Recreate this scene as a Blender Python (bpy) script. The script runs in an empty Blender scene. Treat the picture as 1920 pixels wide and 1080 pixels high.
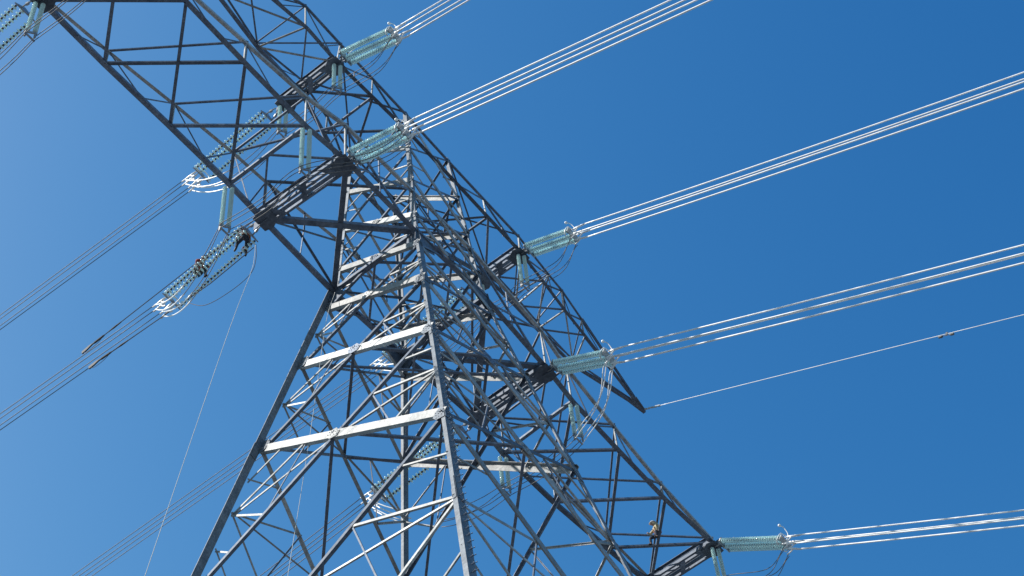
import bpy, bmesh, math, random
from mathutils import Vector, Matrix

random.seed(7)
C = bpy.context.scene.collection
SC = bpy.context.scene

# ------------------------------------------------------------------ camera, sky, sun, exposure
S = 20.0                       # metres per tower unit (half span of the lower cross arm)
F_PX = 3883.75                 # focal length in pixels of a 1920 px wide picture
CAM_U = Vector((-1.89793, -1.46873, -3.76544))
ROWS = (Vector((0.62124704, -0.78085407, -0.06571938)),
        Vector((0.63966338, 0.55378039, -0.53306477)),
        Vector((0.4526399, 0.28912663, 0.84351818)))
Z0 = 1.7 - CAM_U.z * S         # height of the lower cross arm above the ground


def W(p):
    return Vector((p[0] * S, p[1] * S, p[2] * S + Z0))


cam_d = bpy.data.cameras.new('camera')
cam = bpy.data.objects.new('camera', cam_d)
C.objects.link(cam)
cam_d.sensor_width = 36.0
cam_d.lens = F_PX / 1920.0 * 36.0
cam_d.clip_start = 0.1
cam_d.clip_end = 20000
M3 = Matrix((ROWS[0], -ROWS[1], -ROWS[2])).transposed()
cam.matrix_world = Matrix.Translation(W(CAM_U)) @ M3.to_4x4()
SC.camera = cam

SUN_EL = math.radians(40)
SUN_AZ = math.radians(138)                # angle from +x, counter clockwise
SKY_GRADE = ((4.1, .202, 1.12), (2.2, .136, 1.9), (1.35, .157, 3.2))
sun_dir = Vector((math.cos(SUN_AZ) * math.cos(SUN_EL), math.sin(SUN_AZ) * math.cos(SUN_EL), math.sin(SUN_EL)))
world = bpy.data.worlds.new('World')
SC.world = world
world.use_nodes = True
nt = world.node_tree
bg = nt.nodes['Background']
sky = nt.nodes.new('ShaderNodeTexSky')
sky.sky_type = 'NISHITA'
sky.sun_disc = False
sky.sun_elevation = SUN_EL
sky.sun_rotation = math.pi / 2 - SUN_AZ
sky.air_density = 1.0
sky.dust_density = 1.0
sky.ozone_density = 4.0
sep = nt.nodes.new('ShaderNodeSeparateColor')
com = nt.nodes.new('ShaderNodeCombineColor')
nt.links.new(sky.outputs[0], sep.inputs[0])
EXPO = 0.35
for ch, (pw, mu, lim) in enumerate(SKY_GRADE):      # deep, clear air: a steeper falloff than the plain model
    mn = nt.nodes.new('ShaderNodeMath'); mn.operation = 'MINIMUM'; mn.inputs[1].default_value = lim
    p_ = nt.nodes.new('ShaderNodeMath'); p_.operation = 'POWER'; p_.inputs[1].default_value = pw
    m_ = nt.nodes.new('ShaderNodeMath'); m_.operation = 'MULTIPLY'; m_.inputs[1].default_value = mu / 0.15 / 2 ** EXPO
    nt.links.new(sep.outputs[ch], mn.inputs[0])
    nt.links.new(mn.outputs[0], p_.inputs[0])
    nt.links.new(p_.outputs[0], m_.inputs[0])
    nt.links.new(m_.outputs[0], com.inputs[ch])
nt.links.new(com.outputs[0], bg.inputs['Color'])
bg.inputs['Strength'].default_value = 0.15
sl = bpy.data.lights.new('sun', 'SUN')
sl.energy = 4.8
sl.angle = math.radians(0.5)
sl.color = (1.0, 0.955, 0.89)
so = bpy.data.objects.new('sun', sl)
C.objects.link(so)
so.rotation_euler = sun_dir.to_track_quat('Z', 'Y').to_euler()
SC.view_settings.view_transform = 'Standard'
SC.view_settings.look = 'None'
SC.view_settings.exposure = EXPO
SC.view_settings.gamma = 1.0


# ------------------------------------------------------------------ helpers
def ray(u, v):
    q = Vector(((u - 960) / F_PX, (v - 540) / F_PX, 1.0))
    return ROWS[0] * q.x + ROWS[1] * q.y + ROWS[2] * q.z


def on_z(u, v, z):
    d = ray(u, v)
    return CAM_U + d * ((z - CAM_U.z) / d.z)


def on_x(u, v, x):
    d = ray(u, v)
    return CAM_U + d * ((x - CAM_U.x) / d.x)


def on_y(u, v, y):
    d = ray(u, v)
    return CAM_U + d * ((y - CAM_U.y) / d.y)


def lerp(a, b, t):
    return a + (b - a) * t


def link(name, bm, mat, parent=None, smooth=False):
    me = bpy.data.meshes.new(name)
    bm.normal_update()
    bm.to_mesh(me)
    bm.free()
    me.materials.append(mat)
    if smooth:
        for p in me.polygons:
            p.use_smooth = True
    o = bpy.data.objects.new(name, me)
    C.objects.link(o)
    if parent is not None:
        o.parent = parent
        o.matrix_parent_inverse = Matrix.Translation(parent.location).inverted()
    return o


def tag(o, label=None, cat=None, group=None, kind=None):
    if label: o['label'] = label
    if cat: o['category'] = cat
    if group: o['group'] = group
    if kind: o['kind'] = kind
    return o


def empty(name, loc, label, cat, group=None):
    o = bpy.data.objects.new(name, None)
    C.objects.link(o)
    o.location = loc
    o.empty_display_size = 0.5
    return tag(o, label, cat, group)


def prism(bm, p0, p1, prof, a, b):
    """extrude the profile [(i, j)] given in axes a, b from p0 to p1"""
    v0 = [bm.verts.new(p0 + a * i + b * j) for i, j in prof]
    v1 = [bm.verts.new(p1 + a * i + b * j) for i, j in prof]
    n = len(prof)
    for k in range(n):
        bm.faces.new((v0[k], v0[(k + 1) % n], v1[(k + 1) % n], v1[k]))
    bm.faces.new(v0[::-1])
    bm.faces.new(v1)


def angle(bm, p0, p1, w, n, side=1, w2=None, t=0.022, off=0.0):
    """angle iron: a flange w wide in the face whose outward normal is n, the other flange turned inwards"""
    if w2 is None: w2 = w * 0.8
    d = (p1 - p0).normalized()
    n = (n - d * n.dot(d)).normalized()
    s = d.cross(n) * side
    o = n * off
    prof = [(-w / 2, 0), (w / 2, 0), (w / 2, -t), (-w / 2 + t, -t), (-w / 2 + t, -w2), (-w / 2, -w2)]
    if side < 0: prof = prof[::-1]
    prism(bm, p0 + o, p1 + o, prof, s, n)


def bar(bm, p0, p1, w, h, up=Vector((0, 0, 1))):
    d = (p1 - p0).normalized()
    a = d.cross(up)
    if a.length < 1e-4: a = d.cross(Vector((1, 0, 0)))
    a.normalize()
    b = a.cross(d)
    prism(bm, p0, p1, [(-w / 2, -h / 2), (w / 2, -h / 2), (w / 2, h / 2), (-w / 2, h / 2)], a, b)


def tube(bm, pts, r, n=8, cap=True):
    rings = []
    prev = None
    for i, p in enumerate(pts):
        d = (pts[min(i + 1, len(pts) - 1)] - pts[max(i - 1, 0)]).normalized()
        if prev is None:
            a = d.cross(Vector((0, 0, 1)))
            if a.length < 1e-3: a = d.cross(Vector((1, 0, 0)))
        else:
            a = prev - d * prev.dot(d)
        a.normalize()
        prev = a
        b = d.cross(a)
        rr = r[i] if isinstance(r, (list, tuple)) else r
        rings.append([bm.verts.new(p + (a * math.cos(2 * math.pi * k / n) + b * math.sin(2 * math.pi * k / n)) * rr) for k in range(n)])
    for i in range(len(rings) - 1):
        for k in range(n):
            bm.faces.new((rings[i][k], rings[i][(k + 1) % n], rings[i + 1][(k + 1) % n], rings[i + 1][k]))
    if cap:
        bm.faces.new(rings[0][::-1])
        bm.faces.new(rings[-1])


def plate(bm, pts, n, t=0.03):
    n = n.normalized()
    v0 = [bm.verts.new(p - n * t / 2) for p in pts]
    v1 = [bm.verts.new(p + n * t / 2) for p in pts]
    k = len(pts)
    for i in range(k):
        bm.faces.new((v0[i], v0[(i + 1) % k], v1[(i + 1) % k], v1[i]))
    bm.faces.new(v0[::-1])
    bm.faces.new(v1)


def spline(pts, n=10):
    out = []
    P = [pts[0] * 2 - pts[1]] + list(pts) + [pts[-1] * 2 - pts[-2]]
    for i in range(1, len(P) - 2):
        a, b, c, d = P[i - 1], P[i], P[i + 1], P[i + 2]
        for k in range(n):
            t = k / n
            out.append(0.5 * ((2 * b) + (c - a) * t + (2 * a - 5 * b + 4 * c - d) * t * t + (3 * b - a - 3 * c + d) * t ** 3))
    out.append(P[-2].copy())
    return out


# ------------------------------------------------------------------ materials
def mat(name, col, rough=0.5, metal=0.0, noise=None, scale=2.0, spec=0.5, trans=0.0, bump=0.0, stretch=None):
    m = bpy.data.materials.new(name)
    m.use_nodes = True
    t = m.node_tree
    b = t.nodes['Principled BSDF']
    b.inputs['Base Color'].default_value = (*col, 1)
    b.inputs['Roughness'].default_value = rough
    b.inputs['Metallic'].default_value = metal
    b.inputs['Specular IOR Level'].default_value = spec
    b.inputs['Transmission Weight'].default_value = trans
    if noise:
        tc = t.nodes.new('ShaderNodeTexCoord')
        nz = t.nodes.new('ShaderNodeTexNoise')
        nz.inputs['Scale'].default_value = scale
        nz.inputs['Detail'].default_value = 6
        nz.inputs['Roughness'].default_value = 0.65
        rp = t.nodes.new('ShaderNodeValToRGB')
        rp.color_ramp.elements[0].position = 0.32
        rp.color_ramp.elements[1].position = 0.68
        rp.color_ramp.elements[0].color = (*noise[0], 1)
        rp.color_ramp.elements[1].color = (*noise[1], 1)
        t.links.new(tc.outputs['Object'], nz.inputs['Vector'])
        t.links.new(nz.outputs['Fac'], rp.inputs['Fac'])
        t.links.new(rp.outputs['Color'], b.inputs['Base Color'])
        if bump:
            bp = t.nodes.new('ShaderNodeBump')
            bp.inputs['Strength'].default_value = bump
            bp.inputs['Distance'].default_value = 0.01
            t.links.new(nz.outputs['Fac'], bp.inputs['Height'])
            t.links.new(bp.outputs['Normal'], b.inputs['Normal'])
    return m


STEEL = mat('galvanised_steel', (.4, .4, .4), 0.55, 0.25, ((.25, .26, .265), (.47, .47, .46)), 1.1, bump=0.15)  # pale copy: sunlight on the lit members is put into the colour
STEEL_D = mat('weathered_steel', (.3, .3, .3), 0.6, 0.25, ((.09, .118, .17), (.175, .212, .275)), 2.2, bump=0.15)  # dark blue copy: shade on the undersides is put into the colour
LEG_STEEL = mat('leg_steel', (.2, .2, .2), 0.6, 0.25, ((.12, .14, .17), (.22, .245, .275)), 1.4, bump=0.15)  # tone between the lit and the shaded steel copies
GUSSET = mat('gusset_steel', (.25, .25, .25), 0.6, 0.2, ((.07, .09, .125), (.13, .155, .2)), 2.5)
FITTING = mat('forged_fitting', (.35, .35, .36), 0.4, 0.6, ((.25, .25, .26), (.42, .42, .42)), 8.0)
ALU = mat('weathered_aluminium', (.2, .2, .2), 0.6, 0.3, ((.10, .10, .105), (.17, .17, .17)), 5.0)  # dark copy: shade on the far side wires is put into the colour
ALU_LIT = mat('bright_aluminium', (.8, .8, .79), 0.4, 0.1, ((.72, .72, .72), (.95, .95, .94)), 1.7)  # white copy: sunlight on near wires and tails is put into the colour
GLASS = mat('toughened_glass', (.72, .97, .96), 0.1, 0.0, spec=1.0, trans=0.08)
CAP_ZINC = mat('zinc_cap', (.52, .56, .56), 0.4, 0.2)
CAP = mat('cast_cap', (.10, .10, .10), 0.5, 0.5)
ROPE = mat('rope_fibre', (.62, .60, .55), 0.8)
ROPE_D = mat('steel_rope', (.05, .05, .055), 0.7, 0.2)
SKIN = mat('skin', (.42, .24, .16), 0.55)
HAIR = mat('dark_hair', (.02, .015, .012), 0.7)


for m_ in (STEEL, STEEL_D, LEG_STEEL, GUSSET):
    # zinc mottling, run marks and a different age for every bar
    t_ = m_.node_tree
    pb = t_.nodes['Principled BSDF']
    src = pb.inputs['Base Color'].links[0].from_socket
    oi = t_.nodes.new('ShaderNodeObjectInfo')
    mr = t_.nodes.new('ShaderNodeMapRange')
    mr.inputs['To Min'].default_value = .68
    mr.inputs['To Max'].default_value = 1.22
    t_.links.new(oi.outputs['Random'], mr.inputs['Value'])
    tc_ = t_.nodes.new('ShaderNodeTexCoord')
    n2 = t_.nodes.new('ShaderNodeTexNoise')
    n2.inputs['Scale'].default_value = 9.0
    n2.inputs['Detail'].default_value = 8
    t_.links.new(tc_.outputs['Object'], n2.inputs['Vector'])
    m2 = t_.nodes.new('ShaderNodeMapRange')
    m2.inputs['From Min'].default_value = .35
    m2.inputs['From Max'].default_value = .65
    m2.inputs['To Min'].default_value = .72
    m2.inputs['To Max'].default_value = 1.12
    t_.links.new(n2.outputs['Fac'], m2.inputs['Value'])
    mu_ = t_.nodes.new('ShaderNodeMath'); mu_.operation = 'MULTIPLY'
    t_.links.new(mr.outputs[0], mu_.inputs[0]); t_.links.new(m2.outputs[0], mu_.inputs[1])
    vm = t_.nodes.new('ShaderNodeVectorMath'); vm.operation = 'SCALE'
    t_.links.new(src, vm.inputs[0]); t_.links.new(mu_.outputs[0], vm.inputs['Scale'])
    n3 = t_.nodes.new('ShaderNodeTexNoise')
    n3.inputs['Scale'].default_value = 3.3
    n3.inputs['Detail'].default_value = 10
    n3.inputs['Roughness'].default_value = .75
    t_.links.new(tc_.outputs['Object'], n3.inputs['Vector'])
    r3 = t_.nodes.new('ShaderNodeMapRange')
    r3.inputs['From Min'].default_value = .63
    r3.inputs['From Max'].default_value = .74
    r3.inputs['To Max'].default_value = .4
    t_.links.new(n3.outputs['Fac'], r3.inputs['Value'])
    mx = t_.nodes.new('ShaderNodeMix'); mx.data_type = 'RGBA'
    mx.inputs['B'].default_value = (.14, .085, .05, 1)
    t_.links.new(r3.outputs[0], mx.inputs['Factor'])
    t_.links.new(vm.outputs[0], mx.inputs['A'])
    t_.links.new(mx.outputs['Result'], pb.inputs['Base Color'])


def build_ground():
    bm = bmesh.new()
    R_ = 6000
    n = 48
    rings = [0.0, 30, 80, 200, 600, 2000, R_]
    prev = None
    for r in rings:
        if r == 0:
            prev = [bm.verts.new((0, 0, 0))]
            continue
        ring = [bm.verts.new((r * math.cos(2 * math.pi * k / n), r * math.sin(2 * math.pi * k / n),
                              0.0 if r < 100 else random.uniform(-.004, .004) * r)) for k in range(n)]
        for k in range(n):
            if len(prev) == 1:
                bm.faces.new((prev[0], ring[k], ring[(k + 1) % n]))
            else:
                bm.faces.new((prev[k], ring[k], ring[(k + 1) % n], prev[(k + 1) % n]))
        prev = ring
    m = mat('yard_gravel', (.15, .15, .15), 0.95, 0, ((.085, .095, .105), (.15, .155, .16)), 0.35, spec=0.1)  # unseen ground, its cool grey picked to bounce fill onto steel undersides
    o = link('ground', bm, m)
    tag(o, kind='structure')


build_ground()

# ------------------------------------------------------------------ tower nodes (tower units)
Z2, ZT = 0.565, 0.63          # upper arm: bottom chords, top chords
ZK = 0.21                     # lower arm: top chord meets the legs

Lpx = [(76, 2), (195, 121), (318, 238), (430, 347), (492, 412), (626, 550), (756, 668), (892, 787), (943, 852), (1040, 945), (1140, 1031)]
L = [on_z(u, v, 0) for u, v in Lpx]
Rpx = [(349, 3), (460, 119), (575, 238), (650, 302), (782, 437)]
R = [Vector((L[0].x + .004, -L[0].y, 0))] + [on_z(u, v, 0) for u, v in Rpx]
R += [R[5] + (L[6] - L[5])]
R += [on_z(u, v, 0) for u, v in [(1027, 693), (1075, 754), (1162, 847), (1248, 937), (1340, 1022)]]
L += [Vector((R[11].x, -R[11].y, 0))]
# index: 0 tip, 1, 2, 3, 4 inner phase, 5 leg, 6 leg, 7 inner phase, 8, 9, 10, 11 tip

LEGS = {
    'A': (L[5], on_z(489, 841, -.583)),
    'B': (R[5], on_z(880, 1080, -1.6)),
    'C': (R[6], Vector((.114 + .188 * 1.0, -(.109 + .173), -1.0))),
    'D': (L[6], on_z(757, 1098, -.583)),
}
TOP = {'B': on_z(762, 213, ZT), 'C': on_z(842, 301, ZT)}
TOP['A'] = on_z(657, 287, ZT)
TOP['D'] = TOP['A'] + (TOP['C'] - TOP['B'])
SGN = {'A': (-1, 1), 'B': (-1, -1), 'C': (1, -1), 'D': (1, 1)}


def leg(n, z):
    if z >= 0:
        return lerp(LEGS[n][0], TOP[n], z / ZT)
    a, b = LEGS[n]
    return lerp(a, b, z / b.z)


GROUND_U = -Z0 / S
LEVELS = [ZT, .44, .27, .095, -.06, -.286, -.583, -1.0, -1.66, -2.4, -3.1, GROUND_U + .02]
FACES = {'AB': Vector((-1, 0, 0)), 'BC': Vector((0, -1, 0)), 'DC': Vector((1, 0, 0)), 'AD': Vector((0, 1, 0))}

tower = empty('transmission_tower', W(((0, 0, GROUND_U))), 'tall grey steel lattice pylon with two wide cross arms carrying six phases', 'pylon')


def part(name, bm, m=None, parent=None):
    return link(name, bm, m or STEEL, parent or tower)


def one(name, p0, p1, w, n, side=1, m=None, off=0.0, w2=None, parent=None):
    bm = bmesh.new()
    w *= .8
    angle(bm, W(p0), W(p1), w, n, side, w2, off=off)
    return part(name, bm, m, parent)


# ---- legs
leg_objs = {}
for n in 'ABCD':
    sx, sy = SGN[n]
    bm = bmesh.new()
    t = 0.035
    stops = [ZT + .01, .30, 0.0, -.583, -1.3, -2.4, GROUND_U + .012]
    for k in range(len(stops) - 1):
        w = (0.21, 0.24, 0.28, 0.31, 0.35, 0.4)[k]
        p0, p1 = W(leg(n, stops[k])), W(leg(n, stops[k + 1]))
        d = (p1 - p0).normalized()
        a = Vector((-sx, 0, 0)); a = (a - d * a.dot(d)).normalized()
        b = Vector((0, -sy, 0)); b = (b - d * b.dot(d) - a * b.dot(a)).normalized()
        if n in 'AD' and k >= 2:
            a, b = -a, -b                       # these two stand with the heel inwards
        wa, wb = (w * .55, w) if k < 2 else (w * 1.1, w * .5)
        prof = [(0, 0), (wa, 0), (wa, t), (t, t), (t, wb), (0, wb)]
        if a.cross(b).dot(d) < 0: prof = prof[::-1]
        prism(bm, p0, p1, prof, a, b)
        # splice plates with bolt rows at every change of section
        for (q, r_, w_) in ((a, b, wa), (b, a, wb)):
            c = p1 + q * w_ * .5 - r_ * 0.012
            plate(bm, [c - q * w_ * .38 - d * .8, c + q * w_ * .38 - d * .8, c + q * w_ * .38 + d * .8, c - q * w_ * .38 + d * .8], r_, .022)
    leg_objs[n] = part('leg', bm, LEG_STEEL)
    # concrete footing
    bm = bmesh.new()
    f = W(leg(n, GROUND_U + .012))
    bmesh.ops.create_cone(bm, cap_ends=True, segments=20, radius1=1.1, radius2=.9, depth=.9,
                          matrix=Matrix.Translation((f.x, f.y, .35)))
    part('footing', bm, mat('concrete', (.35, .34, .32), .9), leg_objs[n])

# step bolts up the near leg
bm = bmesh.new()
tube(bm, [Vector((0, 0, 0)), Vector((0, -.15, 0))], .012, 6)
bmesh.ops.create_cone(bm, cap_ends=True, segments=6, radius1=.02, radius2=.02, depth=.02, matrix=Matrix.Translation((0, -.15, 0)) @ Matrix.Rotation(math.pi / 2, 4, 'X'))
bolt = part('step_bolt', bm, STEEL_D, leg_objs['B'])
for i in range(100):
    o = bolt if i == 0 else bolt.copy()
    if i: C.objects.link(o)
    o.location = W(leg('B', -.48 - i * .0115)) + Vector((.25 if i % 2 else .10, -.01, 0)) - tower.location * 0

# ---- body bracing: crossed diagonals in every panel of every face
CROSS = {}
for fi, (fn, nrm) in enumerate(FACES.items()):
    a_, b_ = fn[0], fn[1]
    for k in range(len(LEVELS) - 1):
        z0, z1 = LEVELS[k], LEVELS[k + 1]
        big = z0 <= -.05
        wide = (.30, .35, .38, .40, .42, .44, .45, .45, .47, .47, .47)[k] * (1 if fn in ('AB', 'DC') else .88)
        thin = (.11, .12, .13, .14, .15, .17, .17, .18, .2, .2, .2)[k]
        A0, A1, B0, B1 = leg(a_, z0), leg(a_, z1), leg(b_, z0), leg(b_, z1)
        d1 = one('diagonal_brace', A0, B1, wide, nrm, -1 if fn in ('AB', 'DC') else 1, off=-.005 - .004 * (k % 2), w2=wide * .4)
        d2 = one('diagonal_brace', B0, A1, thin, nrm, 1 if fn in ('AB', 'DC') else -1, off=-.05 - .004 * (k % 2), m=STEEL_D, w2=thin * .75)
        if k > 8: continue
        # short struts from the leg's mid height to the quarter points of both diagonals
        w = .085 if not big else (.11 if k < 7 else .13)
        la, lb = leg(a_, lerp(z0, z1, .5)), leg(b_, lerp(z0, z1, .5))
        front = fn in ('AB', 'BC')
        if k >= 2 or front:
            q = [(la, lerp(A0, B1, .27), d1), (la, lerp(A1, B0, .27), d2), (lb, lerp(B0, A1, .27), d2), (lb, lerp(B1, A0, .27), d1)]
            if not front and k < 4: q = q[:2]
            for i, (p, e, par) in enumerate(q):
                one('strut', p, e, w, nrm, 1, off=-.075 - .004 * i, parent=par)
            N_ = lerp(A0, B1, (B0 - A0).length / ((B0 - A0).length + (B1 - A1).length))
            CROSS[fn, k] = N_
            if k >= 2 and front:
                cW = W(N_); dd = (W(B1) - W(A0)).normalized(); ee = dd.cross(nrm).normalized(); g = .26 if big else .16
                bm = bmesh.new()
                oo = nrm * .012
                plate(bm, [cW + oo - dd * g * 1.5 - ee * g * .4, cW + oo - ee * g, cW + oo + dd * g * 1.5 - ee * g * .4, cW + oo + dd * g * 1.5 + ee * g * .5, cW + oo + ee * g, cW + oo - dd * g * 1.5 + ee * g * .5], nrm, .016)
                for bx_ in (-1, -.4, .4, 1):
                    for by_ in (-.25, .25):
                        q = cW + oo + dd * g * bx_ * 1.2 + ee * g * by_
                        tube(bm, [q, q + nrm * .03], .022, 6)
                part('gusset_plate', bm, STEEL_D if k % 2 else STEEL, d1)
                for lg, par in ((A1, d2), (B1, d1)):
                    cW = W(lg); up_ = (W(leg(a_ if lg is A1 else b_, z0)) - cW).normalized(); inn = up_.cross(nrm).normalized()
                    if inn.dot(W(N_) - cW) < 0: inn = -inn
                    h_ = .5 if big else .3
                    bm = bmesh.new()
                    o2 = nrm * .02
                    plate(bm, [cW + o2 - up_ * h_, cW + o2 + inn * h_ * .7 - up_ * h_ * .6, cW + o2 + inn * h_ * .95 + up_ * h_ * .1, cW + o2 + inn * h_ * .6 + up_ * h_ * .8, cW + o2 + up_ * h_], nrm, .016)
                    for q_ in (.25, .5, .75):
                        for r_ in (-.35, .1, .5):
                            q = cW + o2 + inn * h_ * q_ * .9 + up_ * h_ * r_
                            tube(bm, [q, q + nrm * .03], .022, 6)
                    part('gusset_plate', bm, LEG_STEEL, par)
            if k >= 3 and fn != 'DC':
                one('tie_bar', lb, N_, .10 if big else .07, nrm, 1, off=-.118, parent=d1)
                if big: one('tie_bar', la, N_, .10, nrm, 1, off=-.122, parent=d2)
            if k >= 2 and (big or fn in ('AD', 'BC')):
                # second tier of light ties
                one('tie_bar', lerp(A1, B0, .27), lerp(A0, B1, .27), .075, nrm, 1, off=-.10, m=STEEL_D, parent=d2)
                one('tie_bar', lerp(B1, A0, .27), lerp(B0, A1, .27), .075, nrm, -1, off=-.104, m=STEEL_D, parent=d1)
            if big and k >= 6 and fn != 'DC':
                one('tie_bar', leg(a_, lerp(z0, z1, .25)), lerp(A0, B1, .13), .09, nrm, 1, off=-.096, parent=d1)
                one('tie_bar', leg(a_, lerp(z0, z1, .75)), lerp(A1, B0, .13), .09, nrm, 1, off=-.092, parent=d2)
                one('tie_bar', leg(b_, lerp(z0, z1, .75)), lerp(B1, A0, .13), .09, nrm, 1, off=-.088, parent=d1)
                one('tie_bar', leg(b_, lerp(z0, z1, .25)), lerp(B0, A1, .13), .09, nrm, 1, off=-.084, parent=d2)

# plan bracing inside the body
for a, b in ('AB', 'DC'):
    one('waist_beam', leg(a, 0), leg(b, 0), .3, Vector((0, 0, -1)), 1, m=STEEL_D, off=-.02)
m1 = [lerp(leg(a, 0), leg(b, 0), .5) for a, b in ('AB', 'BC', 'CD', 'DA')]
for i in range(4):
    one('plan_brace', m1[i], m1[(i + 1) % 4], .13, Vector((0, 0, -1)), 1, m=STEEL_D, off=-.07)
for k in (5, 6, 7, 8):                       # rings that tie the crossings of the four faces together
    ring = [CROSS[f, k] for f in ('AB', 'BC', 'DC', 'AD')]
    for i in range(4):
        one('plan_brace', ring[i], ring[(i + 1) % 4], .15, Vector((0, 0, -1)), 1, m=STEEL_D, off=-.05)
for z in (.27, -.286, -1.0):
    one('plan_brace', leg('A', z), leg('C', z), .12, Vector((0, 0, -1)), 1, m=STEEL_D, off=-.05)
    one('plan_brace', leg('B', z), leg('D', z), .12, Vector((0, 0, -1)), 1, m=STEEL_D, off=-.09)

# gusset plates where the waist joins the cross arm
for n in 'ABCD':
    sx, sy = SGN[n]
    c = W(leg(n, -.01))
    for (q, nn) in ((Vector((sx, 0, 0)), Vector((0, sy, 0))), (Vector((0, sy, 0)), Vector((sx, 0, 0)))):
        s = 1.0 if abs(q.x) else .55
        o_ = nn * .018
        pts = [c + q * .12 * s + Vector((0, 0, .55)) + o_, c - q * .9 * s + Vector((0, 0, .4)) + o_, c - q * 1.1 * s + Vector((0, 0, -.35)) + o_,
               c - q * .2 + Vector((0, 0, -.9)) + o_, c + q * .2 + Vector((0, 0, -.6)) + o_]
        bm = bmesh.new()
        plate(bm, pts, nn, .028)
        part('gusset_plate', bm, GUSSET, leg_objs[n])

# ------------------------------------------------------------------ lower cross arm
DN = Vector((0, 0, -1))


def zt_lower(p, i):
    x = abs(p.x)
    return .02 + (ZK - .02) * max(0, min(1, (1 - x) / (1 - .114)))


def chord(name, nodes, w, n, side, m=None, off=0.0):
    objs = []
    bm = bmesh.new()
    for k in range(len(nodes) - 1):
        angle(bm, W(nodes[k]), W(nodes[k + 1]), w * .7, n, side, w2=w * .6, off=off)
    return part(name, bm, m)


OUTL, OUTR = Vector((0, 1, 0)), Vector((0, -1, 0))
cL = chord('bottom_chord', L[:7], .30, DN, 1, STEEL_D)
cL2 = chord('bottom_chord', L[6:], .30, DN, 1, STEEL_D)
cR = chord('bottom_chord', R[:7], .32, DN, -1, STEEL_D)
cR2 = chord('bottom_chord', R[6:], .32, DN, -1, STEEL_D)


def up(p, z):
    return Vector((p.x, p.y, z))


LT = [up(p, zt_lower(p, i)) for i, p in enumerate(L)]
RT = [up(p, zt_lower(p, i)) for i, p in enumerate(R)]
LT[5], LT[6], RT[5], RT[6] = leg('A', ZK), leg('D', ZK), leg('B', ZK), leg('C', ZK)
for nodes, n, sd in ((LT, OUTL, 1), (RT, OUTR, -1)):
    chord('top_chord', nodes[:6], .24, n, sd)
    chord('top_chord', nodes[5:7], .2, n, sd)
    chord('top_chord', nodes[6:], .24, n, sd)

# floor: crossed braces between the two bottom chords, then the heavy struts to the waist
for i0, i1 in ((0, 1), (1, 2), (2, 3), (11, 10), (10, 9), (9, 8)):
    one('floor_brace', L[i0], R[i1], .17, DN, 1, STEEL_D, off=-.06)
    one('floor_brace', R[i0], L[i1], .17, DN, -1, STEEL_D, off=-.10)
    one('roof_brace', LT[i0], RT[i1], .11, DN, 1, STEEL_D, off=-.05)
    one('roof_brace', RT[i0], LT[i1], .11, DN, -1, STEEL_D, off=-.09)
for i3, i4, i5 in ((3, 4, 5), (8, 7, 6)):
    one('floor_brace', L[i3], R[i3], .2, DN, 1, STEEL_D, off=-.045)
    mid = lerp(L[i3], R[i3], .5)
    one('floor_brace', mid, L[i4], .11, DN, 1, STEEL_D, off=-.085)
    one('floor_brace', mid, R[i4], .11, DN, 1, STEEL_D, off=-.09)
    one('floor_brace', L[i4], R[i5], .33, DN, 1, STEEL_D, off=-.05)
    one('floor_brace', R[i4], L[i5], .3, DN, -1, STEEL_D, off=-.09)
    one('roof_brace', LT[i3], RT[i3], .12, DN, 1, STEEL_D, off=-.05)
    one('roof_brace', LT[i3], RT[i4], .12, DN, 1, STEEL_D, off=-.07)
    one('roof_brace', LT[i4], RT[i5], .14, DN, 1, STEEL_D, off=-.06)
    one('roof_brace', RT[i4], LT[i5], .14, DN, 1, STEEL_D, off=-.1)

# side faces: posts and light zigzag bracing
for B_, T_, n in ((L, LT, OUTL), (R, RT, OUTR)):
    for i in (1, 2, 3, 4, 7, 8, 9, 10):
        one('side_post', B_[i], T_[i], .10, n, 1, STEEL, off=-.05)
    for i0, i1 in ((0, 1), (1, 2), (2, 3), (3, 4), (11, 10), (10, 9), (9, 8), (8, 7)):
        mb, mt = lerp(B_[i0], B_[i1], .55), lerp(T_[i0], T_[i1], .5)
        one('side_brace', T_[i0], mb, .08, n, 1, STEEL_D, off=-.06)
        one('side_brace', mb, T_[i1], .08, n, 1, STEEL_D, off=-.065)
    for i4, i5 in ((4, 5), (7, 6)):
        one('side_brace', B_[i4], T_[i5], .14, n, 1, STEEL_D, off=-.06)
        one('side_brace', T_[i4], B_[i5], .14, n, -1, STEEL_D, off=-.09)
        q = lerp(B_[i4], T_[i5], .5)
        one('side_brace', q, lerp(B_[i4], B_[i5], .5), .08, n, 1, STEEL_D, off=-.07)
        one('side_brace', q, lerp(T_[i4], T_[i5], .5), .08, n, 1, STEEL_D, off=-.075)
    one('side_brace', T_[5], B_[6], .12, n, 1, STEEL_D, off=-.08)
    one('side_brace', T_[6], B_[5], .12, n, 1, STEEL_D, off=-.12)


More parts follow.
